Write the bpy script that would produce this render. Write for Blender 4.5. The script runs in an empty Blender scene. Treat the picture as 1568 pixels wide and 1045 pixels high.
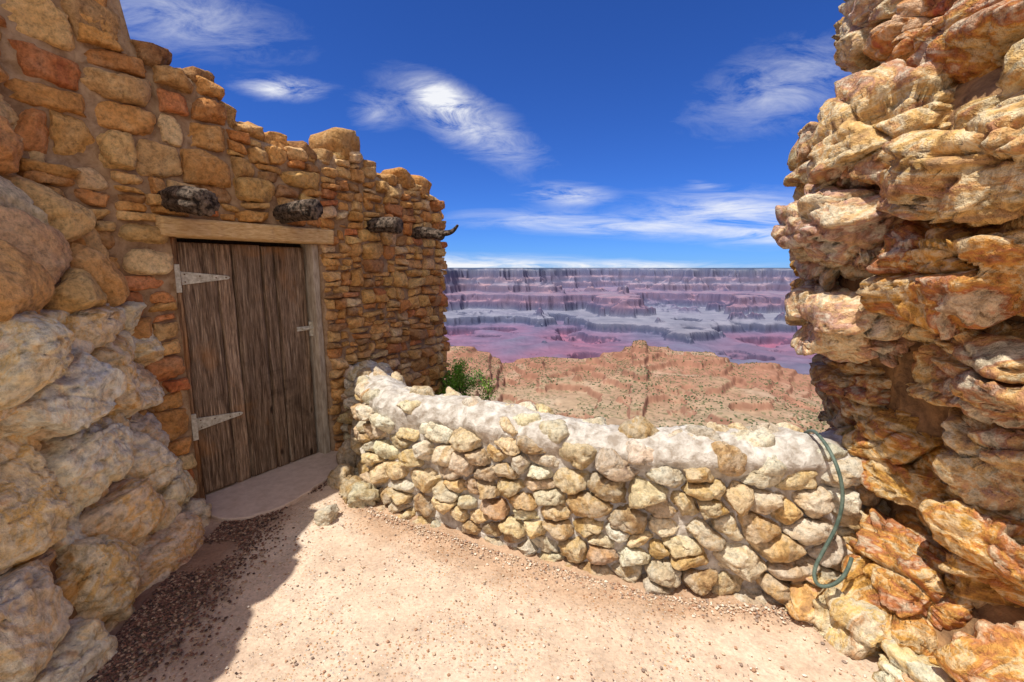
import bpy, math, numpy as np
from mathutils import Vector, Matrix
rng=np.random.default_rng(11)
scene=bpy.context.scene

# ---------------------------------------------------------------- noise
def _h(ix,iy,iz,seed):
    h=(ix*374761393+iy*668265263+iz*1103515245+seed*974634777)&0xffffffff
    h=((h^(h>>13))*1274126177)&0xffffffff
    h=h^(h>>16)
    return (h&0xffffff)/float(0xffffff)
def vn(P,seed=0):
    P=np.asarray(P,float); i=np.floor(P).astype(np.int64); f=P-i; u=f*f*(3-2*f)
    x,y,z=i[:,0],i[:,1],i[:,2]; r=0
    for dx in (0,1):
        wx=u[:,0] if dx else 1-u[:,0]
        for dy in (0,1):
            wy=u[:,1] if dy else 1-u[:,1]
            for dz in (0,1):
                wz=u[:,2] if dz else 1-u[:,2]
                r=r+wx*wy*wz*_h(x+dx,y+dy,z+dz,seed)
    return r*2-1
def fbm(P,o=4,seed=0,g=.5):
    a=1;s=0;t=0
    for k in range(o):
        s=s+a*vn(P*(2.03**k)+k*17.3,seed+k); t+=a; a*=g
    return s/t
def ridged(P,o=4,seed=0,g=.5):
    a=1;s=0;t=0
    for k in range(o):
        s=s+a*(1-2*np.abs(vn(P*(2.07**k)+k*11.1,seed+k))); t+=a; a*=g
    return s/t
def worley(P,seed=0):
    i=np.floor(P).astype(np.int64); f1=np.full(len(P),9.);f2=np.full(len(P),9.);idr=np.zeros(len(P)); gx=np.zeros((len(P),3))
    for dx in (-1,0,1):
        for dy in (-1,0,1):
            for dz in (-1,0,1):
                c=i+np.array([dx,dy,dz]); a=_h(c[:,0],c[:,1],c[:,2],seed);b=_h(c[:,0],c[:,1],c[:,2],seed+1);e=_h(c[:,0],c[:,1],c[:,2],seed+2)
                D=P-(c+np.stack([a,b,e],1)); d=np.sqrt((D*D).sum(1)); m=d<f1
                f2=np.where(m,f1,np.minimum(f2,d)); f1=np.where(m,d,f1); idr=np.where(m,(a*7.3+b*3.1)%1,idr); gx=np.where(m[:,None],D*np.stack([b-.5,e-.5,a-.5],1)*2,gx)
    return f1,f2,idr,gx.sum(1)
def n1(x,seed=0):
    x=np.atleast_1d(x); return vn(np.stack([x,x*0+.5,x*0+.5],1),seed)

# ---------------------------------------------------------------- mesh building
def build(name,V,F,mat,cols=None,smooth=True,parent=None):
    V=np.asarray(V,np.float32); F=np.asarray(F,np.int32)
    me=bpy.data.meshes.new(name); k=F.shape[1]
    me.vertices.add(len(V)); me.vertices.foreach_set('co',V.ravel())
    me.loops.add(F.size); me.loops.foreach_set('vertex_index',F.ravel())
    me.polygons.add(len(F)); me.polygons.foreach_set('loop_start',np.arange(0,F.size,k,dtype=np.int32))
    try: me.polygons.foreach_set('loop_total',np.full(len(F),k,np.int32))
    except Exception: pass
    me.polygons.foreach_set('use_smooth',np.full(len(F),smooth))
    me.update(calc_edges=True); me.validate()
    if cols is not None and len(me.vertices)==len(V):
        ca=me.color_attributes.new('Col','FLOAT_COLOR','POINT')
        c=np.ones((len(V),4),np.float32); c[:,:3]=cols; ca.data.foreach_set('color',c.ravel())
    ob=bpy.data.objects.new(name,me); scene.collection.objects.link(ob)
    if mat: me.materials.append(mat)
    if parent: ob.parent=parent
    return ob
class Batch:
    def __init__(s): s.V=[];s.F=[];s.C=[];s.n=0
    def add(s,V,F,c):
        s.V.append(V); s.F.append(F+s.n); c=np.asarray(c,float)
        s.C.append(np.broadcast_to(c,(len(V),3)).copy()); s.n+=len(V)
    def out(s,name,mat,parent=None,smooth=True):
        return build(name,np.concatenate(s.V),np.concatenate(s.F),mat,np.concatenate(s.C),smooth,parent)
def gridF(n,m):
    i=np.arange(n-1)[:,None]*m+np.arange(m-1)[None,:]
    i=i.ravel(); return np.stack([i,i+m,i+m+1,i+1],1)
def empty(name,loc=(0,0,0)):
    e=bpy.data.objects.new(name,None); e.location=(0,0,0); scene.collection.objects.link(e); return e

# ---------------------------------------------------------------- surfaces
def chaikin(p,k=2):
    p=np.array(p,float)
    for _ in range(k):
        q=[p[0]]
        for a,b in zip(p[:-1],p[1:]): q+= [a*.75+b*.25,a*.25+b*.75]
        q.append(p[-1]); p=np.array(q)
    return p
class Surf:
    def __init__(s,path,side,prof,s0=0,k=2,zn=0,seed=0):
        p=chaikin(path,k); d=np.r_[0,np.cumsum(np.hypot(*np.diff(p,axis=0).T))]
        s.S=np.linspace(0,d[-1],600); X=np.interp(s.S,d,p[:,0]); Y=np.interp(s.S,d,p[:,1])
        T=np.stack([np.gradient(X),np.gradient(Y)],1); T/=np.linalg.norm(T,axis=1)[:,None]
        ker=np.ones(21)/21
        T=np.stack([np.convolve(np.pad(T[:,j],10,'edge'),ker,'valid') for j in (0,1)],1)
        T/=np.linalg.norm(T,axis=1)[:,None]
        N=np.stack([T[:,1],-T[:,0]],1)*side
        s.X,s.Y,s.N=X,Y,N; s.L=d[-1]; s.s0=s0; s.prof=np.array(prof,float); s.zn=zn; s.seed=seed
    def n2(s,a):
        a=np.clip(np.asarray(a)-s.s0,0,s.L)
        n=np.stack([np.interp(a,s.S,s.N[:,0]),np.interp(a,s.S,s.N[:,1])],1); return n/np.linalg.norm(n,axis=1)[:,None]
    def pos(s,a,t,c=0):
        a=np.asarray(a,float);t=np.asarray(t,float)
        aa=np.clip(a-s.s0,0,s.L); n=s.n2(a); P=s.prof
        off=np.interp(t,P[:,0],P[:,1]); z=np.interp(t,P[:,0],P[:,2])
        e=.02; do=(np.interp(t+e,P[:,0],P[:,1])-np.interp(t-e,P[:,0],P[:,1])); dz=(np.interp(t+e,P[:,0],P[:,2])-np.interp(t-e,P[:,0],P[:,2]))
        l=np.hypot(do,dz)+1e-9; nn=dz/l; nz=-do/l
        if s.zn: z=z+s.zn*n1(a*2.3,s.seed)*np.clip(z/.7,0,1)
        x=np.interp(aa,s.S,s.X)+n[:,0]*(off+nn*c); y=np.interp(aa,s.S,s.Y)+n[:,1]*(off+nn*c)
        return np.stack([x,y,z+nz*c],1)

def clip_poly(poly,n,d):
    out=[];L=len(poly)
    for i in range(L):
        a=poly[i];b=poly[(i+1)%L]; da=n@a-d; db=n@b-d
        if da<=0: out.append(a)
        if (da<0)!=(db<0) and da!=db: out.append(a+(b-a)*(da/(da-db)))
    return out
def voronoi(pts,box,ani=1.5):
    sc=np.array([1,ani]); q=pts*sc; x0,x1,y0,y1=box; res=[]
    for i,p in enumerate(q):
        poly=[np.array(v)*sc for v in [(x0,y0),(x1,y0),(x1,y1),(x0,y1)]]
        d=((q-p)**2).sum(1); idx=np.argsort(d)[1:22]
        for j in idx:
            n=q[j]-p; m=(q[j]+p)/2; poly=clip_poly(poly,n,n@m)
            if len(poly)<3: break
        if len(poly)>=3: res.append(np.array(poly)/sc)
    return res
def poisson(box,rmin,rmax,ani,n,seed):
    r=np.random.default_rng(seed); P=[];R=[]
    for _ in range(n):
        p=np.array([r.uniform(box[0],box[1]),r.uniform(box[2],box[3])]); rad=rmin+(rmax-rmin)*r.random()**1.6
        if P:
            D=np.array(P)-p; D[:,1]*=ani
            if (np.hypot(D[:,0],D[:,1])<(np.array(R)+rad)*.5).any(): continue
        P.append(p);R.append(rad)
    return np.array(P)
def guil(x0,x1,y0,y1,w,h,r,out):
    W=x1-x0;H=y1-y0; tw=w*r.uniform(.6,1.6); th=h*r.uniform(.55,1.7)
    if W>tw or H>th:
        if (W/tw>H/th and W>w*.7) or H<h*.8:
            if W<w*.9: out.append((x0,x1,y0,y1)); return
            c=x0+W*r.uniform(.34,.66); guil(x0,c,y0,y1,w,h,r,out); guil(c,x1,y0,y1,w,h,r,out)
        else:
            c=y0+H*r.uniform(.3,.7); guil(x0,x1,y0,c,w,h,r,out); guil(x0,x1,c,y1,w,h,r,out)
    else: out.append((x0,x1,y0,y1))

def polyR(poly,cx,th,k=9):
    e=np.roll(poly,-1,0)-poly; n=np.stack([e[:,1],-e[:,0]],1); l=np.linalg.norm(n,axis=1); ok=l>1e-4; n=n[ok]/l[ok][:,None]; p=poly[ok]
    d=((p-cx)*n).sum(1); s=np.sign(d.sum()); n=n*s; d=np.maximum(np.abs(d),1e-3)
    dirs=np.stack([np.cos(th),np.sin(th)],1); a=np.clip(dirs@n.T/d,0,None)
    return (np.power(a,k).sum(1)+1e-12)**(-1/k)
_disc={}
def disc(N):
    if N not in _disc:
        g=np.linspace(-1,1,N); u,v=np.meshgrid(g,g,indexing='ij'); u=u.ravel();v=v.ravel()
        x=u*np.sqrt(1-v*v/2);y=v*np.sqrt(1-u*u/2); _disc[N]=(np.clip(np.hypot(x,y),0,1),np.arctan2(y,x),gridF(N,N))
    return _disc[N]
def facet(L,r,nf,lo=.7,hi=.93,full=False):
    for _ in range(nf):
        n=r.normal(size=3)
        if not full: n[2]=abs(n[2])+.25
        n/=np.linalg.norm(n); d=L@n; off=d.max()*r.uniform(lo,hi); ov=np.clip(d-off,0,None)
        L=L-ov[:,None]*n*.95
    return L
def crag(P,strat,ledge=1.0):
    # fractured, bedded rock displacement (metres)
    W=P+.05*np.stack([vn(P*3.5,61),vn(P*3.5,62),vn(P*3.5,63)],1)
    f1,f2,i1,g1=worley(W*np.array([2.6,8.0,2.6]),100); e1=np.exp(-(f2-f1)/.07)
    h1,h2,i2,g2=worley((W+.01*vn(P*40,7)[:,None])*np.array([8,17,8]),200); e2=np.exp(-(h2-h1)/.09)
    d=ledge*(.085*(i1-.5)+.05*g1-.045*e1)+.020*(i2-.5)+.020*g2-.014*e2+.012*fbm(P*30,4,41,.6)+.010*ridged(P*np.array([5,20,5]),3,21)
    pit=np.clip(vn(P*20,77)-.45,0,1)*np.clip(vn(P*4,78),0,1)
    return strat*(d-.06*pit)
def stone(poly,surf,N,depth,r,sink=.03,gap=.008,p=4,amp=.04,nf=4,k=9,strat=0,tilt=.12,ns=1.0,chip=0,ledge=1.0,flo=.7):
    cx=poly.mean(0); rho,th,F=disc(N); R=np.maximum(polyR(poly,cx,th,k)-gap,.01)
    phi=rho*math.pi/2; s=np.sin(phi);c=np.cos(phi); m=(s**p+c**p)**(-1/p); lat=s*m; dep=c*m
    size=math.sqrt(np.ptp(poly[:,0])*np.ptp(poly[:,1]))
    L=np.stack([lat*R*np.cos(th),lat*R*np.sin(th),dep*depth],1)
    L[:,2]+=dep*(L[:,0]*r.uniform(-tilt,tilt)+L[:,1]*r.uniform(-tilt,tilt))
    L=facet(L,r,nf,flo)
    L[:,2]-=(1-dep)*sink
    dn=np.stack([lat*np.cos(th),lat*np.sin(th),dep],1); dn/=np.linalg.norm(dn,axis=1)[:,None]+1e-9
    P=L+np.array([cx[0],cx[1],r.uniform(0,50)]); 
    A=amp*size
    Q=P/size*2.2*ns
    dsp=A*(fbm(Q,4,5)+.5*ridged(Q*1.9,3,9))
    if chip:
        f1,f2,i1,g1=worley(P/size*np.array([3,3.6,3]),300); dsp=dsp+chip*size*(.7*(i1-.5)+.9*g1-.5*np.exp(-(f2-f1)/.12))
    if strat: dsp=dsp+crag(P,strat,ledge)
    L=L+dn*dsp[:,None]
    return surf.pos(cx[0]+L[:,0],cx[1]+L[:,1],L[:,2]),F
def rock(center,dims,r,N=20,p=3,amp=.06,nf=7,rot=None,strat=0,chip=.06):
    rho,th,F=disc(N); phi=rho*math.pi; s=np.abs(np.sin(phi)); c=np.cos(phi)
    m=(s**p+np.abs(c)**p)**(-1/p); m2=(np.abs(np.cos(th))**p+np.abs(np.sin(th))**p)**(-1/p)
    L=np.stack([s*m*m2*np.cos(th),s*m*m2*np.sin(th),c*m],1)*np.array(dims)/2
    dn=L/(np.linalg.norm(L,axis=1)[:,None]+1e-9)
    L=facet(L,r,nf,.66,.88,True); sz=np.prod(dims)**(1/3)
    o=r.uniform(0,90,3); Q=(L+o*sz)/sz*1.8
    dsp=amp*sz*(fbm(Q,4,6)+.5*ridged(Q*2,3,8))
    if chip: f1,f2,i1,g1=worley(Q*1.6,300); dsp=dsp+chip*sz*(.7*(i1-.5)+.9*g1-.5*np.exp(-(f2-f1)/.12))
    if strat: dsp=dsp+crag((L+o)[:,[0,2,1]],strat)
    L=L+dn*dsp[:,None]
    if rot is None: rot=(r.uniform(-.2,.2),r.uniform(-.2,.2),r.uniform(0,6.28))
    M=np.array(Matrix.Rotation(rot[2],3,'Z')@Matrix.Rotation(rot[1],3,'Y')@Matrix.Rotation(rot[0],3,'X'))
    return L@M.T+np.array(center),F[:,::-1]

# ---------------------------------------------------------------- materials
def newmat(name,rough=.9):
    m=bpy.data.materials.new(name); m.use_nodes=True; nt=m.node_tree; b=nt.nodes['Principled BSDF']; b.inputs['Roughness'].default_value=rough
    b.inputs['Specular IOR Level'].default_value=.2
    return m,nt,b
def tex(nt,scale,detail=4,rough=.6,dist=0,vec=None,stretch=None,kind='noise'):
    tc=nt.nodes.new('ShaderNodeTexCoord'); src=tc.outputs['Object'] if vec is None else vec
    if stretch:
        mp=nt.nodes.new('ShaderNodeMapping'); mp.inputs['Scale'].default_value=stretch; nt.links.new(src,mp.inputs[0]); src=mp.outputs[0]
    if kind=='noise':
        n=nt.nodes.new('ShaderNodeTexNoise'); n.inputs['Scale'].default_value=scale; n.inputs['Detail'].default_value=detail; n.inputs['Roughness'].default_value=rough; n.inputs['Distortion'].default_value=dist
        nt.links.new(src,n.inputs['Vector']); return n.outputs['Fac']
    n=nt.nodes.new('ShaderNodeTexVoronoi'); n.inputs['Scale'].default_value=scale; nt.links.new(src,n.inputs['Vector'])
    return n
def ramp(nt,fac,stops,interp='LINEAR'):
    n=nt.nodes.new('ShaderNodeValToRGB'); cr=n.color_ramp; cr.interpolation=interp
    while len(cr.elements)<len(stops): cr.elements.new(.5)
    for e,(p,c) in zip(cr.elements,stops):
        e.position=p; e.color=(c,c,c,1) if not hasattr(c,'__len__') else (*c,1)
    nt.links.new(fac,n.inputs[0]); return n.outputs['Color']
def mix(nt,a,b,f,mode='MIX'):
    n=nt.nodes.new('ShaderNodeMix'); n.data_type='RGBA'; n.blend_type=mode
    for sock,v in ((n.inputs[6],a),(n.inputs[7],b),(n.inputs[0],f)):
        if isinstance(v,bpy.types.NodeSocket): nt.links.new(v,sock)
        elif hasattr(v,'__len__'): sock.default_value=(*v,1)
        else: sock.default_value=v
    return n.outputs[2]
def math_(nt,op,a,b=0.0,c=None):
    n=nt.nodes.new('ShaderNodeMath'); n.operation=op
    for i,v in enumerate((a,b) if c is None else (a,b,c)):
        if isinstance(v,bpy.types.NodeSocket): nt.links.new(v,n.inputs[i])
        else: n.inputs[i].default_value=v
    return n.outputs[0]
def bump(nt,bsdf,hs,strength=.6,dist=.02):
    h=hs[0][0]; h=math_(nt,'MULTIPLY',h,hs[0][1])
    for s,w in hs[1:]: h=math_(nt,'ADD',h,math_(nt,'MULTIPLY',s,w))
    b=nt.nodes.new('ShaderNodeBump'); b.inputs['Strength'].default_value=strength; b.inputs['Distance'].default_value=dist
    nt.links.new(h,b.inputs['Height']); nt.links.new(b.outputs[0],bsdf.inputs['Normal'])
def attr(nt):
    a=nt.nodes.new('ShaderNodeAttribute'); a.attribute_name='Col'; return a.outputs['Color']

def stone_mat(name,pal,f,sc=5,bs=.7,bd=.02,pits=0,stretch=None,lo=.5,hi=1.4):
    m,nt,b=newmat(name)
    n=tex(nt,sc,5,.68,.7,stretch=stretch); pr=ramp(nt,n,pal); c=mix(nt,attr(nt),pr,f)
    v=tex(nt,sc*7,5,.75); c=mix(nt,c,ramp(nt,v,[(.32,lo),(.5,1.0),(.68,hi)]),.8,'MULTIPLY')
    nt.links.new(c,b.inputs['Base Color'])
    bump(nt,b,[(v,1.0)],bs,bd)
    return m
M_fac=stone_mat('facade_stone',[(.3,(.28,.11,.04)),(.43,(.58,.28,.09)),(.55,(.64,.37,.16)),(.7,(.78,.55,.30))],.42,5,.9,.025,lo=.38)
M_par=stone_mat('parapet_stone',[(.32,(.30,.17,.08)),(.42,(.62,.42,.19)),(.50,(.72,.60,.41)),(.58,(.76,.68,.52)),(.68,(.66,.40,.12))],.5,6,1.0,.02,lo=.42)
M_cliff=stone_mat('limestone_rock',[(.29,(.07,.05,.045)),(.36,(.40,.17,.05)),(.42,(.72,.39,.08)),(.48,(.80,.66,.42)),(.52,(.66,.32,.07)),(.57,(.42,.11,.06)),(.63,(.74,.64,.48)),(.72,(.18,.13,.11))],.66,3.0,1.0,.03,stretch=(1,1,1.6),lo=.32,hi=1.4)
M_cliff2=stone_mat('pale_limestone_rock',[(.30,(.26,.12,.06)),(.37,(.66,.35,.10)),(.43,(.80,.66,.44)),(.50,(.80,.74,.60)),(.56,(.78,.50,.18)),(.62,(.80,.72,.58)),(.70,(.52,.24,.14))],.62,3.4,1.0,.025,lo=.42)

def simple(name,ca,cb,sc=20,bs=.5,bd=.01,rough=.9,stretch=None,detail=5,lo=.35,hi=.65):
    m,nt,b=newmat(name,rough); n=tex(nt,sc,detail,.65,.3,stretch=stretch); nt.links.new(ramp(nt,n,[(lo,ca),(hi,cb)]),b.inputs['Base Color'])
    bump(nt,b,[(n,1.0)],bs,bd); return m
M_mortar=simple('mortar',(.33,.27,.21),(.70,.65,.57),16,1.0,.02)
M_mortarF=simple('facade_mortar',(.22,.13,.07),(.42,.29,.18),14,.8,.02)
M_crev=simple('crevice_rock',(.09,.05,.03),(.42,.24,.11),9,1,.03)
M_conc=simple('step_concrete',(.52,.39,.31),(.64,.50,.41),18,.35,.006)
M_lintel=simple('lintel_wood',(.50,.29,.11),(.74,.52,.27),9,.8,.012,stretch=(2,2,14))
M_metal=simple('galvanised_metal',(.34,.30,.23),(.62,.59,.50),40,.3,.003,.5)
M_bolt=simple('rusty_bolt',(.10,.05,.03),(.2,.12,.08),40,.3,.003,.5)
M_hose=simple('rubber_hose',(.06,.09,.07),(.14,.18,.14),30,.2,.003,.5)
M_log=simple('weathered_log',(.018,.012,.008),(.26,.19,.14),30,1,.03,.85,lo=.40,hi=.68)
def wood():
    m,nt,b=newmat('door_wood',.8)
    tc=nt.nodes.new('ShaderNodeTexCoord')
    g=tex(nt,9,7,.7,.8,vec=tc.outputs['Object'],stretch=(6,6,.35)); g2=tex(nt,45,4,.7,.2,vec=tc.outputs['Object'],stretch=(5,5,.2))
    lo=tex(nt,2.6,4,.65,.6,vec=tc.outputs['Object'])
    c=ramp(nt,g,[(.3,(.045,.027,.018)),(.43,(.17,.11,.07)),(.55,(.31,.215,.145)),(.68,(.50,.38,.27))])
    c=mix(nt,c,ramp(nt,g2,[(.35,.36),(.6,1.3)]),.85,'MULTIPLY'); c=mix(nt,c,(.42,.20,.07),ramp(nt,lo,[(.55,0),(.72,.55)]))
    c=mix(nt,c,(.05,.032,.022),ramp(nt,lo,[(.28,.7),(.42,0)]))
    vo=tex(nt,4.2,kind='v',vec=tc.outputs['Object'],stretch=(1.6,1.6,.7)); c=mix(nt,c,(.03,.015,.008),ramp(nt,vo.outputs['Distance'],[(.07,.9),(.13,0)]))
    c=mix(nt,c,attr(nt),.999,'MULTIPLY')
    nt.links.new(c,b.inputs['Base Color']); bump(nt,b,[(g,1.0),(g2,.6)],1.0,.014); return m
M_wood=wood()

# ================================================================= FACADE
fac=empty('stone_building')
ftop_s=[-1.4,-.32,-.22,-.12,.3,.36,.45,.8,1.15,1.22,1.5,1.62,1.75,2.0,2.25,2.55,2.8,3.2,4.5]
ftop_z=[3.7,3.5,3.45,2.80,2.76,2.55,2.52,2.48,2.46,2.56,2.58,2.44,2.40,2.42,2.46,2.3,2.22,2.2,2.1]
ftop=lambda s: np.interp(s,ftop_s,ftop_z)
FS=Surf([(-2.789,1.838),(-1.25,4.30),(-.99,4.80),(-.76,5.28),(-1.02,5.75),(-2.4,7.0)],1,[(-4,0,-4),(4,0,4)],s0=-1.3,k=3)
def col_pick(r,pal,w):
    c=np.array(pal[r.choice(len(pal),p=np.array(w)/sum(w))]); return np.clip(c*r.uniform(.68,1.2)*(1+r.normal(0,.04,3)),0.01,.82)
palF=[(.66,.33,.10),(.72,.46,.20),(.54,.20,.06),(.24,.12,.06),(.70,.40,.14),(.56,.15,.06),(.80,.60,.35)]
wF=[4,3,2.4,1.7,3,.9,1]
def sweep_solid(B,surf,s0,s1,zb,zt,thick,c0=0,ds=.04,nz=34,col=(1,1,1),amp=.014,seed=3):
    ss=np.linspace(s0,s1,max(2,int((s1-s0)/ds))); rings=[]
    for s in ss:
        t=np.linspace(zb,float(zt(s)),nz); a=np.full(nz,s); f=surf.pos(a,t,c0)
        n=surf.n2(a); bk=f[::-1].copy(); bk[:,:2]-=n*thick
        f[:,:2]+=n*(amp*fbm(f*9,3,seed))[:,None]*1.5
        rings.append(np.concatenate([f,bk]))
    V=np.concatenate(rings); M=2*nz; n=len(ss)
    i=(np.arange(n-1)[:,None]*M+np.arange(M)[None]).ravel(); j=(np.arange(n-1)[:,None]*M+((np.arange(M)+1)%M)[None]).ravel()
    F=[np.stack([i,i+M,j+M,j],1)]
    for base in (0,(n-1)*M):
        k=np.arange(nz-1); F.append(np.stack([base+k,base+k+1,base+M-2-k,base+M-1-k],1))
    B.add(V,np.concatenate(F),col)
B=Batch()
sweep_solid(B,FS,-1.28,-.05,-.3,ftop,.5); sweep_solid(B,FS,-.049,.999,1.9,ftop,.5,nz=14); sweep_solid(B,FS,1.0,4.6,-3,ftop,.5,nz=60)
B.out('wall_core',M_mortarF,fac)
B=Batch(); r=np.random.default_rng(5); cells=[]
guil(-1.3,.36,2.14,3.8,.34,.21,r,cells); guil(-1.3,.36,1.93,2.14,.26,.11,r,cells); guil(.36,4.5,1.93,2.8,.24,.12,r,cells); guil(-1.3,-.05,-.2,1.93,.27,.16,r,cells); guil(1.01,2.0,-1.5,1.93,.21,.115,r,cells); guil(2.0,4.5,-1.5,1.93,.24,.13,r,cells)
for (x0,x1,y0,y1) in cells:
    sc=(x0+x1)/2;zc=(y0+y1)/2
    if y1>ftop(sc)+.05: continue
    poly=[]
    for (a,b) in ((x0,y0),(x1,y0),(x1,y1),(x0,y1)): poly.append((a+r.normal(0,.011),b+r.normal(0,.010)))
    poly=np.array(poly); wm=(.02 if (y0>1.97 or sc<-.25 or sc>1.25) else 0)
    P3=np.stack([poly[:,0]*3,poly[:,1]*3,poly[:,0]*0],1); poly=poly+wm*1.8*np.stack([fbm(P3,2,1),fbm(P3,2,2)],1)
    vis=sc<3.1 and zc>-.2
    V,F=stone(poly,FS,24 if vis else 8,r.uniform(.015,.10),r,gap=.005,p=6,amp=.03,nf=8,k=24,chip=.055,tilt=.26)
    B.add(V,F,col_pick(r,palF,wF))
for (s,z,w,d,h) in [(-.52,3.2,.5,.4,.42),(-.30,2.92,.3,.3,.3),(-.02,2.83,.26,.34,.13),(.2,2.79,.24,.3,.14),(.33,2.6,.24,.2,.28),(.52,2.56,.2,.3,.14),(.7,2.53,.2,.3,.13),(.93,2.5,.22,.3,.15),(1.12,2.5,.2,.3,.12),
        (1.36,2.62,.36,.4,.28),(1.6,2.50,.2,.3,.14),(1.82,2.43,.2,.3,.12),(2.05,2.48,.3,.36,.2),(2.32,2.47,.3,.34,.2),(2.55,2.33,.24,.3,.14),(2.75,2.26,.24,.3,.14),(3.0,2.25,.3,.3,.2)]:
    p=FS.pos([s],[z],[-.12])[0]; n=FS.n2([s])[0]; rz=math.atan2(n[1],n[0])+math.pi/2
    V,F=rock(p,(w,d,h),r,34,5,.04,9,rot=(r.uniform(-.12,.12),r.uniform(-.12,.12),rz),chip=.08); B.add(V,F,np.array(col_pick(r,palF,[3,2,1.5,4,2,.3,.1]))*.75)
    p=FS.pos([s+.1],[z-.04],[-.4])[0]; V,F=rock(p,(w,d*.7,h),r,16,4,.05,6,rot=(0,0,rz)); B.add(V,F,col_pick(r,palF,wF))
B.out('wall_stones',M_fac,fac)

O=np.array([-2.1,2.94,0]); E=np.array([.53,.848,0]); NN=np.array([.848,-.53,0])
def fbox(name,s0,s1,z0,z1,c0,c1,mat,col=(1,1,1),ns=10,nz=40,amp=.003,parent=fac,bev=.006,seed=0):
    def axis(a,b,n): 
        g=np.linspace(a,b,n); return np.r_[a,a+bev,g[1:-1],b-bev,b] 
    S=axis(s0,s1,max(3,ns)); Z=axis(z0,z1,max(3,nz)); u,v=np.meshgrid(S,Z,indexing='ij')
    c=np.full(u.shape,c1); c[0,:]-=bev;c[-1,:]-=bev;c[:,0]-=bev;c[:,-1]-=bev
    P=np.stack([u.ravel(),v.ravel(),c.ravel()],1); P[:,2]+=amp*fbm(np.stack([P[:,0]*25,P[:,1]*3,P[:,0]*0+seed],1),3,4)
    P[:,0]+=amp*.8*fbm(np.stack([P[:,1]*6,P[:,0]*9,P[:,0]*0+seed],1),3,7)
    n,m=u.shape; F=gridF(n,m)
    bd=list(range(0,m))+[i*m+m-1 for i in range(1,n)]+[(n-1)*m+j for j in range(m-2,-1,-1)]+[i*m for i in range(n-2,0,-1)]
    back=P[bd].copy(); back[:,2]=c0; k=len(P); L=len(bd); V=np.concatenate([P,back])
    bd=np.array(bd); a=np.arange(L); b2=(a+1)%L
    F=np.concatenate([F,np.stack([bd,bd[b2],k+b2,k+a],1)])
    W=O+V[:,:1]*E+V[:,1:2]*np.array([0,0,1])+V[:,2:3]*NN
    return build(name,W,F,mat,np.broadcast_to(np.array(col,float),(len(W),3)),True,parent)
door=empty('wooden_door'); door.parent=fac
x=.0; r=np.random.default_rng(8)
for i,w in enumerate([.235,.11,.21,.10,.25]):
    t=r.uniform(.8,1.4); fbox(f'plank_{i+1}',x+.006,x+w-.006,.02+r.uniform(0,.015),1.775-r.uniform(0,.01),-.13,-.075+r.uniform(-.007,.007),M_wood,(t,t*.98,t*.95),ns=8,nz=60,amp=.007,parent=door,seed=i*7); x+=w
fbox('door_back',-.04,.97,-.02,1.9,-.2,-.14,M_wood,(.1,.1,.1),parent=door)
fbox('lintel',-.125,1.10,1.80,1.915,-.18,.075,M_lintel,ns=60,nz=8,amp=.016,bev=.012)
fbox('door_jamb',.925,.985,0,1.80,-.16,.0,simple('jamb_wood',(.26,.20,.14),(.5,.42,.32),12,.7,.01,stretch=(3,3,.6)),nz=60,amp=.008)
fbox('hinge_jamb',-.055,-.006,0,1.80,-.16,-.02,M_wood,(1.1,.9,.7),nz=60,amp=.008)
def fpoly(name,pts,c0,c1,mat,parent):
    n=len(pts); V=[(s,z,c1) for s,z in pts]+[(s,z,c0) for s,z in pts]
    me=bpy.data.meshes.new(name); me.from_pydata([tuple(O+s*E+c*NN+np.array([0,0,z])) for s,z,c in V],[],[list(range(n))]+[[i,i+n,(i+1)%n+n,(i+1)%n] for i in range(n)])
    ob=bpy.data.objects.new(name,me); scene.collection.objects.link(ob); me.materials.append(mat); ob.parent=parent
    md=ob.modifiers.new('b','BEVEL'); md.width=.0015; return ob
for j,zc in enumerate((1.54,.55)):
    fpoly(f'hinge_strap_{j+1}',[(.0,zc-.045),(.30,zc-.012),(.315,zc),(.30,zc+.012),(.0,zc+.045)],-.070,-.060,M_metal,door)
    fpoly(f'hinge_plate_{j+1}',[(-.045,zc-.09),(-.012,zc-.09),(-.012,zc+.09),(-.045,zc+.09)],-.025,-.012,M_metal,door)
    fpoly(f'hinge_pin_{j+1}',[(-.010,zc-.05),(.004,zc-.05),(.004,zc+.05),(-.010,zc+.05)],-.066,-.046,M_metal,door)
    for q,(bs_,bz) in enumerate([(.03,.025),(.03,-.025),(.12,.013),(.22,0),(.285,0)]):
        pts=[(bs_+.005*math.cos(a),zc+bz+.005*math.sin(a)) for a in np.linspace(0,2*math.pi,9)[:-1]]
        fpoly(f'hinge_bolt_{j+1}_{q+1}',pts,-.060,-.055,M_bolt,door)
fpoly('latch_plate',[(.79,1.10),(.90,1.10),(.90,1.135),(.79,1.135)],-.068,-.060,M_metal,door)
fpoly('latch_staple',[(.90,1.05),(.93,1.05),(.93,1.17),(.90,1.17)],-.072,-.055,M_metal,door)
fpoly('latch_bolt',[(.83,1.11),(.95,1.11),(.95,1.125),(.83,1.125)],-.059,-.045,M_metal,door)

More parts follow.
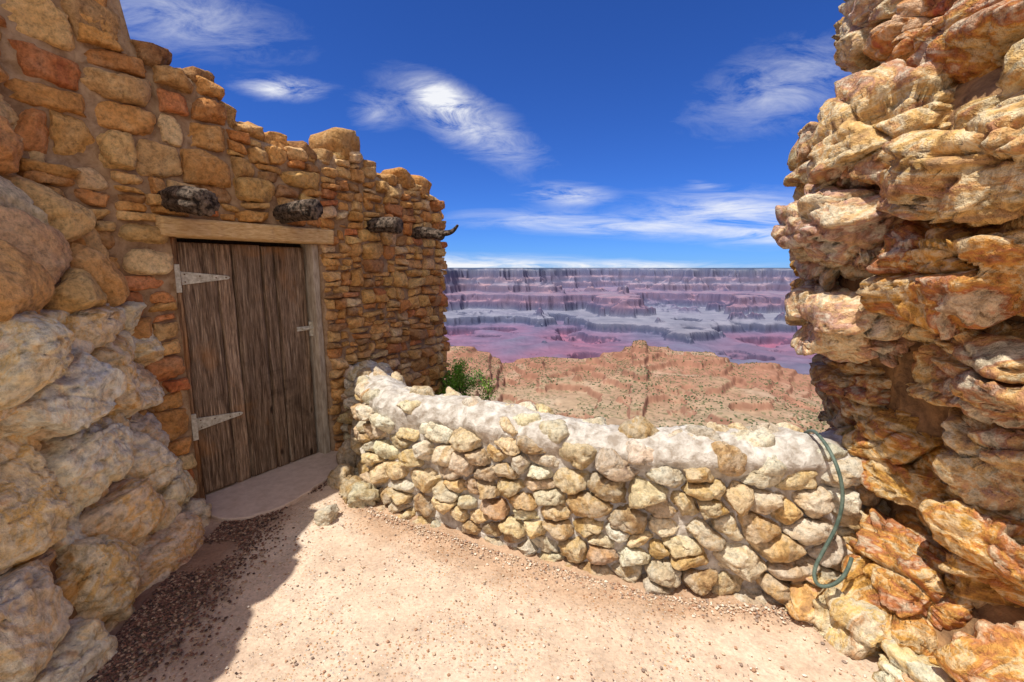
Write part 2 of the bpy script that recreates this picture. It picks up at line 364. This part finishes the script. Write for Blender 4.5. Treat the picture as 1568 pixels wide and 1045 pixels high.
def log(name,pts,rad,mat,parent,seed=0,na=40):
    pts=chaikin(pts,2); n=70; d=np.r_[0,np.cumsum(np.linalg.norm(np.diff(pts,axis=0),axis=1))]; q=np.linspace(0,d[-1],n)
    C=np.stack([np.interp(q,d,pts[:,j]) for j in range(3)],1); T=np.gradient(C,axis=0); T/=np.linalg.norm(T,axis=1)[:,None]
    U=np.cross(T,[0,0,1.0]); U/=np.linalg.norm(U,axis=1)[:,None]; W=np.cross(U,T)
    R=np.interp(q/d[-1],np.linspace(0,1,len(rad)),rad); e=np.clip((d[-1]-q)/.012,0,1); R=R*np.sqrt(1-(1-e)**2)
    th=np.linspace(0,2*math.pi,na,endpoint=False); V=[]
    for i in range(n):
        P=np.stack([np.cos(th)*2.2,np.sin(th)*2.2,th*0+q[i]*4],1)
        rr=R[i]*(1+.14*fbm(P,3,seed)+.2*ridged(np.stack([np.cos(th)*5,np.sin(th)*5,th*0+q[i]*1.5],1),2,seed+5))
        V.append(C[i]+rr[:,None]*(np.cos(th)[:,None]*U[i]+np.sin(th)[:,None]*W[i]))
    V=np.concatenate(V); i=(np.arange(n-1)[:,None]*na+np.arange(na)).ravel(); j=(np.arange(n-1)[:,None]*na+(np.arange(na)+1)%na).ravel()
    return build(name,V,np.stack([i,j,j+na,i+na],1),mat,None,True,parent)
for i,(s,z,L,dz,rd) in enumerate([(-.03,2.03,.44,-.06,[.066,.070,.074]),(.70,2.0,.40,.02,[.062,.060,.064]),(1.54,1.985,.36,-.01,[.058,.060,.062])]):
    p=FS.pos([s],[z])[0]; n=np.r_[FS.n2([s])[0],0]; log(f'roof_beam_{i+1}',[p-n*.1,p+n*L*.5+[0,0,dz*.5+.01],p+n*L+[0,0,dz]],rd,M_log,fac,i*9)
p=FS.pos([2.14],[1.965])[0]; n=np.r_[FS.n2([2.14])[0],0]
log('roof_beam_4',[p-n*.1,p+n*.18,p+n*.3+[0,0,-.03],p+n*.36+[0,0,-.06]],[.06,.055,.05,.03],M_log,fac,31)
log('roof_beam_4_branch',[p+n*.15+[0,0,.0],p+n*.36+[0,0,-.02],p+n*.47+[0,0,-.01],p+n*.54+[0,0,.06]],[.045,.034,.024,.010],M_log,fac,35)
pts=[(-.03,-.15),(-.10,.2),(-.07,.38),(.1,.50),(.3,.51),(.55,.44),(.8,.34),(1.0,.28),(1.08,.15),(1.05,-.12)]
pts=chaikin(pts+[pts[0]],2)[:-1]; rr_=np.random.default_rng(2); pts=pts+rr_.normal(0,.006,pts.shape)
me=bpy.data.meshes.new('door_step'); n=len(pts)
V=[tuple(O+s*E+c*NN+np.array([0,0,z])) for z in (.022,-.02) for s,c in pts]; me.from_pydata(V,[],[list(range(n))]+[[i,i+n,(i+1)%n+n,(i+1)%n] for i in range(n)])
ob=bpy.data.objects.new('door_step',me); scene.collection.objects.link(ob); me.materials.append(M_conc); ob.parent=fac
md=ob.modifiers.new('b','BEVEL'); md.width=.008; md.segments=3

# ================================================================= PARAPET
par=empty('stone_parapet_wall')
prof=[]; zt_=.645
for z in np.linspace(-.2,zt_,12): prof.append((-.0-.04*z/.7,z))
for a in np.linspace(0,math.pi,13)[1:-1]: prof.append((-.185+.155*math.cos(a),zt_+.10*math.sin(a)))
for z in np.linspace(zt_,-1.2,14): prof.append((-.34,z))
prof=np.array(prof); tt=np.r_[0,np.cumsum(np.hypot(*np.diff(prof,axis=0).T))]-.2
PS=Surf([(-1.62,4.15),(-1.25,3.55),(-1.09,3.16),(-.93,2.95),(-.5,2.71),(-.09,2.48),(.35,2.28),(.716,2.13),(1.25,2.02),(1.6,2.02),(2.3,2.2)],1,np.c_[tt,prof],k=2,zn=.035,seed=4)
ns_,nt_=420,150; a,b=np.meshgrid(np.linspace(0,PS.L,ns_),np.linspace(-.18,tt[-1]-.02,nt_),indexing='ij'); a=a.ravel();b=b.ravel()
Q=PS.pos(a,b); topf=np.clip((b-.58)/.08,0,1)*np.clip((1.08-b)/.05,0,1)
V=PS.pos(a,b,-.018+.034*topf+.034*fbm(Q*7,4,9)+.012*ridged(Q*22,3,12))
B=Batch(); B.add(V,gridF(ns_,nt_),(1,1,1)); B.out('mortar_core',M_mortar,par)
palP=[(.72,.60,.41),(.72,.51,.24),(.46,.27,.13),(.76,.69,.56),(.68,.44,.16),(.32,.20,.12),(.54,.47,.39),(.50,.24,.13)]; wP=[4,3.4,1.8,3,2.4,1,1,.3]
r=np.random.default_rng(21); B=Batch()
sites=poisson((0,PS.L,-.08,1.7),.085,.33,1.7,6500,3)
for poly in voronoi(sites,(0,PS.L,-.12,1.75),1.7):
    cx=poly.mean(0)
    topz=.63<cx[1]<1.0
    if topz and r.random()<.42: continue
    if abs(cx[0]-2.05)<.05 and cx[1]<.1: continue
    front=cx[1]<1.06
    c=col_pick(r,palP,wP if not topz else [4,1.6,.9,4,.8,.4,.6,.1])
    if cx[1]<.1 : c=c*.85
    V,F=stone(poly,PS,32 if front else 12,r.uniform(.02,.11) if not topz else r.uniform(.03,.065),r,gap=.005,p=5,amp=.04,nf=9,k=22,ns=1.2,tilt=.36,chip=.07)
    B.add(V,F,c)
B.out('rubble_stones',M_par,par)

# ================================================================= RIGHT ROCK
rc=empty('rock_outcrop')
zz=[-.3,0,.22,.42,.75,.90,1.04,1.30,1.5,1.87,2.2,2.34,2.5,2.8,3.6,4.2]
oo=[.06,.02,-.06,-.26,-.28,-.20,-.18,-.15,-.04,.05,.04,-.05,-.16,-.18,-.24,-.3]
RS=Surf([(3.2,3.9),(2.2,3.1),(1.72,2.62),(1.56,2.3),(1.56,1.95),(1.6,1.5),(1.66,1.1),(1.75,.5),(1.85,-.3),(2.1,-1.4)],1,np.c_[zz,oo,zz],k=2)
B=Batch(); sweep_solid(B,RS,0,RS.L,-.6,lambda s:3.6,.8,c0=-.02,ds=.03,nz=90,amp=.04); B.out('bedrock_core',M_crev,rc)
def cliff(surf,box,rmin,rmax,ani,seed,pal,w,vis,dlo,dhi,tries=500,strat=1.0,pbig=4.5,ledge=1.0,res=.0055,gap=.004,nf=8,flo=.7,B=None,tilt=.4):
    r=np.random.default_rng(seed); B=B or Batch(); st=poisson(box,rmin,rmax,ani,tries,seed)
    for poly in voronoi(st,box,ani):
        cx=poly.mean(0); size=math.sqrt(np.ptp(poly[:,0])*np.ptp(poly[:,1]))
        N=int(np.clip(size/res,16,110)) if vis(cx) else 16
        V,F=stone(poly,surf,N,r.uniform(dlo,dhi)*min(1,size/.3+.2),r,sink=.09,gap=gap,p=pbig,amp=.06,nf=nf,k=16,strat=strat if N>16 else 0,tilt=tilt,ledge=ledge,flo=flo)
        B.add(V,F,col_pick(r,pal,w))
    return B
palR=[(.70,.38,.10),(.76,.60,.35),(.46,.13,.08),(.24,.17,.13),(.70,.62,.48)]
B=cliff(RS,(.5,RS.L-.3,-.15,3.6),.24,.80,1.8,19,palR,[4,2.8,2,1.4,2.2],lambda c:c[0]<3.7,.08,.26,strat=1.05)
B.out('boulders',M_cliff,rc)

# ================================================================= LEFT ROCK WALL
lw=empty('rock_wall')
zz=[-.3,0,.25,.45,.8,1.2,1.5,1.72,2.0,2.3,2.8,3.4,4]
oo=[.04,-.02,-.08,-.17,-.20,-.19,-.22,-.32,-.50,-.56,-.60,-.65,-.7]
LS=Surf([(-2.6,2.95),(-2.16,2.80),(-1.97,2.5),(-1.89,2.1),(-1.82,1.7),(-1.76,1.3),(-1.72,.8),(-1.72,0),(-1.9,-1.2)],-1,np.c_[zz,oo,zz],k=2)
ltop=lambda s:3.0+.1*math.sin(s*5)
B=Batch(); sweep_solid(B,LS,0.1,LS.L,-.4,ltop,.7,ds=.03,nz=80,amp=.03,col=(1,1,1)); B.out('wall_core',M_crev,lw)
palL=[(.80,.66,.44),(.76,.50,.20),(.82,.74,.58),(.58,.28,.14),(.68,.42,.18)]
B=cliff(LS,(.2,LS.L-.2,-.12,1.42),.16,.28,1.3,36,palL,[3,3,2,1.4,2],lambda c:c[0]<2.6,.03,.09,strat=.4,ledge=.3,tries=1500)
B=cliff(LS,(.2,LS.L-.2,-.12,1.42),.26,.80,1.25,71,palL,[4,2.5,3,.7,1.3],lambda c:c[0]<2.6,.13,.24,strat=.55,ledge=.45,gap=.006,nf=8,flo=.74,B=B,tilt=.35,tries=1200,pbig=4)
B.out('base_boulders',M_cliff2,lw)
B=cliff(LS,(.2,LS.L-.2,1.38,3.0),.22,.52,1.2,38,[(.68,.40,.16),(.74,.52,.28),(.56,.24,.10),(.78,.64,.46)],[4,3,2,1.8],lambda c:c[0]<2.4,.08,.16,strat=.28,ledge=.4,gap=.004,nf=7,flo=.76,tilt=.3,tries=1200)
r=np.random.default_rng(3)
for s in np.arange(.35,LS.L-.2,.27):
    p=LS.pos([s],[ltop(s)],[-.15])[0]; V,F=rock(p,(r.uniform(.28,.42),r.uniform(.3,.45),r.uniform(.2,.34)),r,24,3,.07,6); B.add(V,F,col_pick(r,palF,wF))
B.out('upper_stones',M_fac,lw)

# ================================================================= GROUND
def gmat():
    m,nt,b=newmat('courtyard_sand',.95)
    tc=nt.nodes.new('ShaderNodeTexCoord').outputs['Object']
    big=tex(nt,1.3,4,.6,.5,vec=tc); fine=tex(nt,60,4,.7,vec=tc); med=tex(nt,9,5,.65,vec=tc)
    c=ramp(nt,big,[(.3,(.56,.41,.29)),(.55,(.69,.52,.38)),(.75,(.76,.62,.48))])
    c=mix(nt,c,ramp(nt,med,[(.3,.76),(.6,1.05)]),.8,'MULTIPLY'); c=mix(nt,c,ramp(nt,fine,[(.3,.72),(.65,1.15)]),.8,'MULTIPLY')
    vo=tex(nt,70,kind='v',vec=tc); dd=ramp(nt,vo.outputs['Distance'],[(.28,1),(.42,0)])
    mask=ramp(nt,tex(nt,2.2,4,.6,.4,vec=tc),[(.42,.15),(.56,1)])
    pc=nt.nodes.new('ShaderNodeSeparateColor'); nt.links.new(vo.outputs['Color'],pc.inputs[0])
    pcol=ramp(nt,pc.outputs[0],[(0,(.42,.20,.10)),(.3,(.60,.40,.22)),(.55,(.76,.66,.54)),(.8,(.30,.24,.20)),(1,(.66,.36,.14))])
    sel=math_(nt,'MULTIPLY',dd,math_(nt,'MULTIPLY',mask,ramp(nt,pc.outputs[1],[(.30,0),(.40,1)])))
    c=mix(nt,c,pcol,sel); a=attr(nt); c=mix(nt,c,a,.999,'MULTIPLY')
    nt.links.new(c,b.inputs['Base Color']); bump(nt,b,[(fine,.5),(med,1.0),(sel,.6)],.6,.012); return m
nx,ny=260,360; X=np.linspace(-4,4,nx); ymax=np.interp(X,[-4,-1.7,-1.35,-1.15,-.93,-.09,.72,1.6,2.2,4],[4.6,4.3,3.9,3.3,3.05,2.6,2.3,2.2,2.25,2.3])
tt_=1-(1-np.linspace(0,1,ny))**1.7
GX,GT=np.meshgrid(X,tt_,indexing='ij'); GY=-8+(ymax[:,None]+8)*GT; P=np.stack([GX.ravel(),GY.ravel(),GX.ravel()*0],1)
z=.012*fbm(P*1.5,4,2)+.003*fbm(P*12,3,5); P[:,2]=z-.004
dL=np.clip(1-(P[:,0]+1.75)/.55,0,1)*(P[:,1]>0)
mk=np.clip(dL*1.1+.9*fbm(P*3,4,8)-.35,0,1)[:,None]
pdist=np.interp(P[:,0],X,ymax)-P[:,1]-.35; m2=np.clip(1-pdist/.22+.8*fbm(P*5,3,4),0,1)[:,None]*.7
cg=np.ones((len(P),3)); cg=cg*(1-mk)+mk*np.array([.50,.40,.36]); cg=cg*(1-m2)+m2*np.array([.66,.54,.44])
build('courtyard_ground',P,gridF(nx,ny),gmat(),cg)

def octa():
    V=np.array([(1,0,0),(-1,0,0),(0,1,0),(0,-1,0),(0,0,1),(0,0,-1)],float); F=[(0,2,4),(2,1,4),(1,3,4),(3,0,4),(2,0,5),(1,2,5),(3,1,5),(0,3,5)]
    V=list(map(np.array,V)); out=[];c={}
    def mid(a,b):
        k=(min(a,b),max(a,b))
        if k not in c: m=V[a]+V[b]; V.append(m/np.linalg.norm(m)); c[k]=len(V)-1
        return c[k]
    for a,b,d in F:
        x,y,z=mid(a,b),mid(b,d),mid(d,a); out+=[(a,x,z),(x,b,y),(z,y,d),(x,y,z)]
    return np.array(V),np.array(out)
oV,oF=octa()
def scatter(name,pos,size,cols,mat,r,flat=.6,jit=.25,smooth=False):
    n=len(pos); m=len(oV); a=r.uniform(0,6.28,n)
    V=oV[None]*(1+r.uniform(-jit,jit,(n,m,1)))*r.uniform(.7,1.3,(n,1,3))*np.asarray(size)[:,None,None]; V[:,:,2]*=flat
    c,s=np.cos(a)[:,None],np.sin(a)[:,None]; x=V[:,:,0]*c-V[:,:,1]*s; y=V[:,:,0]*s+V[:,:,1]*c; V=np.stack([x,y,V[:,:,2]],2)+pos[:,None,:]
    F=(oF[None]+(np.arange(n)*m)[:,None,None]).reshape(-1,3)
    return build(name,V.reshape(-1,3),F,mat,np.repeat(cols,m,0),smooth)
def attrmat(name,rough=.9,nz=40):
    m,nt,b=newmat(name,rough); c=mix(nt,attr(nt),ramp(nt,tex(nt,nz,3,.6),[(.3,.7),(.7,1.2)]),.8,'MULTIPLY'); nt.links.new(c,b.inputs['Base Color']); return m
r=np.random.default_rng(77)
n=11000; y=r.uniform(.9,3.3,n); base=np.interp(y,[.9,1.55,2.1,2.7,3.3],[-1.72,-1.72,-1.80,-1.85,-1.6]); x=base+np.abs(r.normal(0,.19,n))
P=np.stack([x,y,np.full(n,.004)],1); keep=(2.4*fbm(P*3.4,3,8)+.10-(x-base)*1.2+r.normal(0,.2,n))>0; P=P[keep]
pal=np.array([(.13,.07,.05),(.20,.10,.07),(.08,.05,.04),(.40,.27,.18),(.24,.12,.08)])
scatter('red_gravel',P,r.uniform(.003,.008,len(P)),pal[r.integers(0,5,len(P))]*r.uniform(.8,1.2,(len(P),1)),attrmat('gravel_stone'),r)
n=5600; x=r.uniform(-1.3,1.6,n); y=np.interp(x,[-1.3,-.93,-.09,.72,1.6],[3.3,2.85,2.40,2.04,1.90])-np.where(r.random(n)<.4,np.abs(r.normal(0,.06,n)),r.uniform(0,2.0,n))
P=np.stack([x,y,np.full(n,.002)],1); pal=np.array([(.45,.26,.16),(.6,.46,.32),(.3,.22,.17),(.7,.6,.48)])
scatter('loose_pebbles',P,.002+.006*r.random(n)**3,pal[r.integers(0,4,n)],attrmat('pebble_stone'),r)
for i,(x,y,w,h) in enumerate([(-1.19,2.72,.17,.12),(-1.16,3.05,.24,.15),(-1.02,2.93,.2,.2),(-1.28,3.22,.22,.16),(-1.30,3.5,.2,.3),(1.50,1.80,.36,.26),(1.56,1.50,.30,.20),(1.66,1.85,.34,.3),(1.38,1.93,.18,.14)]):
    V,F=rock((x,y,h*.28),(w,w*.75,h),r,56 if x>0 else 44,4,.06,8,strat=.6 if x>0 else .4)
    build('loose_rock',V,F,M_cliff2 if x>0 else M_par,np.broadcast_to(np.array(col_pick(r,palL,[2,3,2,2,2]) if x>0 else col_pick(r,palP,wP))*(.9),(len(V),3)))

# hose
cu=bpy.data.curves.new('garden_hose','CURVE'); cu.dimensions='3D'; cu.bevel_depth=.008; cu.bevel_resolution=4
pts=[(1.58,2.40,.66),(1.51,2.22,.81),(1.455,2.02,.81),(1.455,1.91,.72),(1.465,1.875,.60),(1.44,1.86,.48),(1.375,1.84,.37),(1.325,1.82,.29),(1.325,1.79,.235),(1.38,1.77,.25),(1.43,1.76,.32),(1.455,1.78,.38)]
sp=cu.splines.new('NURBS'); sp.points.add(len(pts)-1); sp.order_u=3; sp.use_endpoint_u=True
for q,p in zip(sp.points,pts): q.co=(*p,1)
ob=bpy.data.objects.new('garden_hose',cu); cu.materials.append(M_hose); scene.collection.objects.link(ob)

# ================================================================= BUSH
r=np.random.default_rng(9); bush=empty('juniper_bush')
cen=np.array([-.63,5.15,.20])
for i in range(7):
    e=cen+r.normal(0,.12,3)+[0,0,.05]; log(f'stem_{i+1}',[cen+[.02*i-.05,.1,-2.2],cen+[.02,.03,-.8],e],[.03,.015,.004],M_log,bush,i,na=10)
n=8000; cl=cen+r.normal(0,1,(34,3))*np.array([.14,.12,.13])+[.03,0,.04]; ci=r.integers(0,34,n); pc=cl[ci]+r.normal(0,.045,(n,3))
d=r.normal(size=(n,3)); d/=np.linalg.norm(d,axis=1)[:,None]; e=np.cross(d,r.normal(size=(n,3))); e/=np.linalg.norm(e,axis=1)[:,None]
l=r.uniform(.008,.018,n)[:,None]; V=np.stack([pc-d*l,pc+e*l*.4,pc+d*l,pc-e*l*.4],1).reshape(-1,3)
cc=np.array([(.14,.34,.03),(.08,.22,.03),(.24,.42,.05)])[r.integers(0,3,34)][ci]*r.uniform(.8,1.2,(n,1))
build('foliage',V,np.arange(n*4).reshape(n,4),attrmat('leaf',.6),np.repeat(cc,4,0),False,bush)

# ================================================================= CANYON
crk=[-1.2,-.3,-.165,-.10,-.049,-.013,.03,.067,.12,.17,.242,.265,.272,.285,.297,.305,.33,.38,.432,.47,.507,.55,.58,.65,.8,1.2]
crm=[-.15,-.165,-.166,-.168,-.188,-.214,-.204,-.192,-.198,-.199,-.176,-.170,-.160,-.156,-.158,-.170,-.176,-.180,-.184,-.190,-.210,-.206,-.208,-.236,-.25,-.25]
def terr(h,step,sh=.5,seed=0):
    k=h/step; f=np.floor(k); u=k-f; u2=np.clip((u-.5+sh/2)/sh,0,1); u2=u2*u2*(3-2*u2); return (f+.82*u2+.18*u)*step
def height(x,y):
    yy=np.maximum(y,3.0); k=np.clip(x/yy,-1.2,1.2); P=np.stack([x,y,x*0],1)
    zc=np.interp(k+.012*fbm(P/90,3,4),crk,crm)*1700
    t=np.clip((yy-600)/1100,0,1)
    zn=np.interp(yy,[3,5,30,100,300,600],[-.6,-2.6,-22,-66,-152,-244])
    z=np.where(yy<600,zn,-244+(zc+244)*t**.95 - 48*np.sin(t*math.pi))
    wn=np.clip((yy-250)/700,0,1)
    z=z+wn*np.clip(1-(yy-1700)/200,0,1)*np.where(t<.90,1,.40)*(46*ridged(P/290,5,15,.46)-12+8*fbm(P/90,3,6))
    z2=terr(z+8*fbm(P/300,2,77),22,.26); z2=z2*.6+.4*terr(z2,7,.4); z=np.where(yy>250,z*.25+.75*z2,z)
    drop=np.clip((yy-1700)/900,0,1); z=z-drop*(620)-np.clip((yy-1700)/60,0,1)*60
    yw=yy+5600*fbm(P/5200+3.3,4,31,.5)-2600*np.clip(.35-np.abs(fbm(P/2300+9,4,33)),0,1)+300+2100*(ridged(P/1100,4,37,.5))*np.clip((yy-7000)/3000,.2,1)
    yw=np.maximum(yw,5200*np.clip(yy/5200,0,1))
    zf=np.interp(yw,[0,2600,4000,6500,7600,8300,8600,10600,11000,12000,12500,12900,13150,13500,60000],[-850,-850,-1250,-1330,-1250,-1130,-1000,-940,-700,-560,-340,-260,-60,28,60])
    am=np.clip((12900-yw)/1200,0,1)*(.45+.55*np.clip((9000-yw)/600,0,1)); zf=zf+am*(250*ridged(P/1500+7,5,41,.55)+80*fbm(P/420,4,43))
    zf2=zf+50*fbm(P/2500,3,71); zf2=terr(zf2+4000,190,.3)-4000; zf2=.7*zf2+.3*(terr(zf2+4000,62,.45)-4000); zf=np.where(zf<-20,zf2*.7+zf*.3,zf)
    zf=np.minimum(zf,50)
    w=np.clip((yy-2500)/1500,0,1); zz=np.where(yy<2500,z,z*(1-w)+zf*w)
    far=np.clip((yy-17000)/1500,0,1); zz=zz*(1-far)+50*far
    wb=np.clip((y-1.5)/2.5,0,1); return -.08*(1-wb)+wb*zz
th=np.radians(np.r_[np.linspace(-180,-15,50)[:-1],np.linspace(-15,40,760),np.linspace(40,180,45)[1:]])
R=np.r_[0.3,1.5,np.geomspace(3,550,60),np.geomspace(560,2200,300),np.geomspace(2300,5200,24)[:-1],np.linspace(5200,18500,640),np.geomspace(19000,80000,14)]
TH,RR=np.meshgrid(th,R,indexing='ij'); x=(np.sin(TH)*RR).ravel(); y=(np.cos(TH)*RR).ravel()
z=height(x,y); nT,nR=TH.shape
G=np.stack([x,y,z],1).reshape(nT,nR,3); du=np.gradient(G,axis=0); dv=np.gradient(G,axis=1); nn=np.cross(du,dv); nz=np.abs(nn[...,2])/(np.linalg.norm(nn,axis=2)+1e-9); nz=nz.ravel()
P=np.stack([x,y,z],1); P0=np.stack([x,y,x*0],1)
band=n1(z/5+.7*fbm(P0/150,2,5),9)[:,None]*.5+.5
tan=np.array([.37,.26,.165]); red=np.array([.33,.17,.11]); dred=np.array([.17,.08,.055]); pale=np.array([.48,.37,.26])
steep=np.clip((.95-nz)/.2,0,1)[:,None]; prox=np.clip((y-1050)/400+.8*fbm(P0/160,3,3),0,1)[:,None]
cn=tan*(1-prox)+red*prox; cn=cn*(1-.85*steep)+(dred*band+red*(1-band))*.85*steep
pm=np.clip(fbm(P0/110,4,12)*2.2-.35,0,1)[:,None]*(1-steep); cn=cn*(1-pm*.6)+pale*pm*.6
cn*=(1+.30*fbm(P0/14,3,14))[:,None]; sg=(vn(P0/6,15)>.35)[:,None]*(vn(P0/70,16)>-.4)[:,None]*np.clip(1.3-steep*2,0,1); cn=cn*(1-.6*sg)+np.array([.12,.13,.06])*.6*sg
Z=[-1700,-1400,-1250,-1130,-1080,-1020,-960,-900,-840,-700,-560,-450,-350,-260,-180,-120,-60,-10,20]
C=np.array([(.32,.08,.10),(.36,.09,.11),(.31,.09,.10),(.17,.10,.13),(.13,.12,.14),(.21,.18,.18),(.24,.22,.22),(.22,.19,.20),(.15,.09,.10),(.38,.17,.14),(.21,.12,.12),(.44,.22,.16),(.27,.21,.20),(.44,.25,.19),(.20,.13,.12),(.40,.30,.26),(.18,.15,.14),(.28,.25,.20),(.05,.07,.04)])
zj=z+60*fbm(P0/900,3,8); cf=np.stack([np.interp(zj,Z,C[:,j]) for j in range(3)],1)
cf*=(1+.42*n1(zj/19,23)*np.clip((1-nz)*4,0,1))[:,None]
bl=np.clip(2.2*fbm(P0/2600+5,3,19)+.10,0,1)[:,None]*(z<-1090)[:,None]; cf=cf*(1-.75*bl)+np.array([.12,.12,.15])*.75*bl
st=np.clip((.92-nz)/.3,0,1)[:,None]; cf=cf*(1-.62*st); fl=np.clip((nz-.965)/.03,0,1)[:,None]*(z<-60)[:,None]*(z>-1100)[:,None]; cf=cf*(1-.35*fl)+np.array([.22,.21,.20])*.35*fl  # steep far slopes painted darker to strengthen relief shading; flats greyed
cf*=(1+.4*fbm(P0/200,4,24))[:,None]
hz=(1-np.exp(-y/36000))[:,None]; cf=cf*(1-hz)+np.array([.16,.22,.46])*hz  # aerial haze painted into the far rock colour, bluer with distance
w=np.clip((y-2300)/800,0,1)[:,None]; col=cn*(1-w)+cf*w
m,nt_c,b=newmat('canyon_rock',1); b.inputs['Specular IOR Level'].default_value=0; nt_c.links.new(attr(nt_c),b.inputs['Base Color'])
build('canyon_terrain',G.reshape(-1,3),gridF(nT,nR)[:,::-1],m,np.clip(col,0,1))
r=np.random.default_rng(55); n=16000; y=600+1100*r.random(n)**.8; k=r.uniform(-.35,.8,n); x=k*y; P0=np.stack([x,y,x*0],1)
kp=(vn(P0/90,16)+r.normal(0,.4,n))>0; x,y=x[kp],y[kp]; P=np.stack([x,y,height(x,y)+.6],1); n=len(P)
scatter('desert_scrub',P,r.uniform(.9,2.6,n),np.array([(.07,.10,.04),(.11,.13,.06),(.15,.14,.08)])[r.integers(0,3,n)],attrmat('scrub_foliage',.9,.3),r,flat=.8)

# ================================================================= LIGHT, WORLD
el=math.radians(65); hx,hy=-.78,-.626; hl=math.hypot(hx,hy); sd=Vector((hx/hl*math.cos(el),hy/hl*math.cos(el),math.sin(el)))
L=bpy.data.lights.new('sun','SUN'); L.energy=5.0; L.angle=math.radians(.5); L.color=(1,.96,.88); lo=bpy.data.objects.new('sun',L); lo.rotation_euler=sd.to_track_quat('Z','Y').to_euler(); lo.location=(0,0,20); scene.collection.objects.link(lo)
w=bpy.data.worlds.new('World'); scene.world=w; w.use_nodes=True; nt=w.node_tree; bg=nt.nodes['Background']
sky=nt.nodes.new('ShaderNodeTexSky'); sky.sky_type='NISHITA'; sky.sun_disc=False; sky.sun_elevation=el; sky.sun_rotation=math.atan2(hx,hy)%(2*math.pi); sky.altitude=2200; sky.air_density=1.0; sky.dust_density=.4; sky.ozone_density=3.0
tc=nt.nodes.new('ShaderNodeTexCoord'); sep=nt.nodes.new('ShaderNodeSeparateXYZ'); nt.links.new(tc.outputs['Generated'],sep.inputs[0])
dx,dy,dz=sep.outputs
dyc=math_(nt,'MAXIMUM',dy,.05); kx=math_(nt,'DIVIDE',dx,dyc); kz=math_(nt,'DIVIDE',dz,dyc)
comb=nt.nodes.new('ShaderNodeCombineXYZ'); nt.links.new(kx,comb.inputs[0]); nt.links.new(kz,comb.inputs[1]); pv=comb.outputs[0]
def wn(scale,stretch,rot=0,det=9,ro=.6,di=1.0):
    mp=nt.nodes.new('ShaderNodeMapping'); mp.inputs['Rotation'].default_value=(0,0,rot); mp.inputs['Scale'].default_value=stretch; nt.links.new(pv,mp.inputs[0])
    return tex(nt,scale,det,ro,di,vec=mp.outputs[0])
def blob(cx,cy,sx,sy,rot,g):
    X=math_(nt,'SUBTRACT',kx,cx); Y=math_(nt,'SUBTRACT',kz,cy); c,s=math.cos(rot),math.sin(rot)
    a=math_(nt,'DIVIDE',math_(nt,'ADD',math_(nt,'MULTIPLY',X,c),math_(nt,'MULTIPLY',Y,s)),sx); b=math_(nt,'DIVIDE',math_(nt,'SUBTRACT',math_(nt,'MULTIPLY',Y,c),math_(nt,'MULTIPLY',X,s)),sy)
    q=math_(nt,'ADD',math_(nt,'MULTIPLY',a,a),math_(nt,'MULTIPLY',b,b)); return math_(nt,'MULTIPLY',math_(nt,'EXPONENT',math_(nt,'MULTIPLY',q,-1.0)),g)
wisp=wn(7,(1,3.0,1),.45,8,.68,.6); wisp2=wn(5,(1,7,1),.08,8,.66,.6)
def addall(l):
    o=l[0]
    for q in l[1:]: o=math_(nt,'ADD',o,q)
    return o
A=addall([blob(-.145,.335,.045,.028,-.5,1.6),blob(-.09,.30,.14,.045,-.5,.60),blob(-.47,.365,.07,.018,-.05,.85),blob(-.28,.32,.05,.03,0,.35),blob(.56,.37,.17,.07,.3,.34),blob(-.67,.50,.20,.06,-.2,.36)])
Bm=addall([blob(.115,.155,.07,.018,-.05,.95),blob(.16,.095,.22,.020,-.05,.66),blob(.50,.115,.17,.040,-.05,.85),blob(.62,.07,.15,.02,0,.6),blob(.1,.006,.33,.010,.0,1.2),blob(.40,.175,.03,.008,0,.5),blob(-.2,.02,.3,.012,.0,.6)])
cA=ramp(nt,math_(nt,'MULTIPLY',A,math_(nt,'SUBTRACT',math_(nt,'MULTIPLY',wisp,4.2),1.35)),[(.04,0),(.45,.45),(1,1)])
cB=ramp(nt,math_(nt,'MULTIPLY',Bm,math_(nt,'SUBTRACT',math_(nt,'MULTIPLY',wisp2,4.2),1.35)),[(.04,0),(.5,.5),(1,1)])
cl=math_(nt,'MAXIMUM',cA,cB); front=ramp(nt,dy,[(.05,0),(.15,1)]); cl=math_(nt,'MULTIPLY',cl,front)
bk=ramp(nt,math_(nt,'MULTIPLY_ADD',dy,.5,.5),[(.25,1),(.50,0)]); bn=tex(nt,2.2,3,.6,.8,vec=tc.outputs['Generated']); bk=math_(nt,'MULTIPLY',bk,ramp(nt,bn,[(.35,.4),(.6,1)]))  # unseen bright cloud veil behind the camera, added to lift the fill light
tint=mix(nt,sky.outputs[0],(.27,.56,1.22),1.0,'MULTIPLY')
c=mix(nt,tint,(8.6,8.7,9.0),math_(nt,'MULTIPLY',cl,.95)); c=mix(nt,c,(13.5,12.6,11.4),math_(nt,'MULTIPLY',bk,.85))
nt.links.new(c,bg.inputs[0]); bg.inputs[1].default_value=.11
cam=bpy.data.cameras.new('camera'); cam.lens=16; cam.sensor_width=36; cam.clip_start=.05; cam.clip_end=120000
co=bpy.data.objects.new('camera',cam); co.location=(0,0,1.6); co.rotation_euler=(math.radians(81),0,0); scene.collection.objects.link(co); scene.camera=co
scene.view_settings.view_transform='Standard'; scene.view_settings.look='None'; scene.view_settings.exposure=0
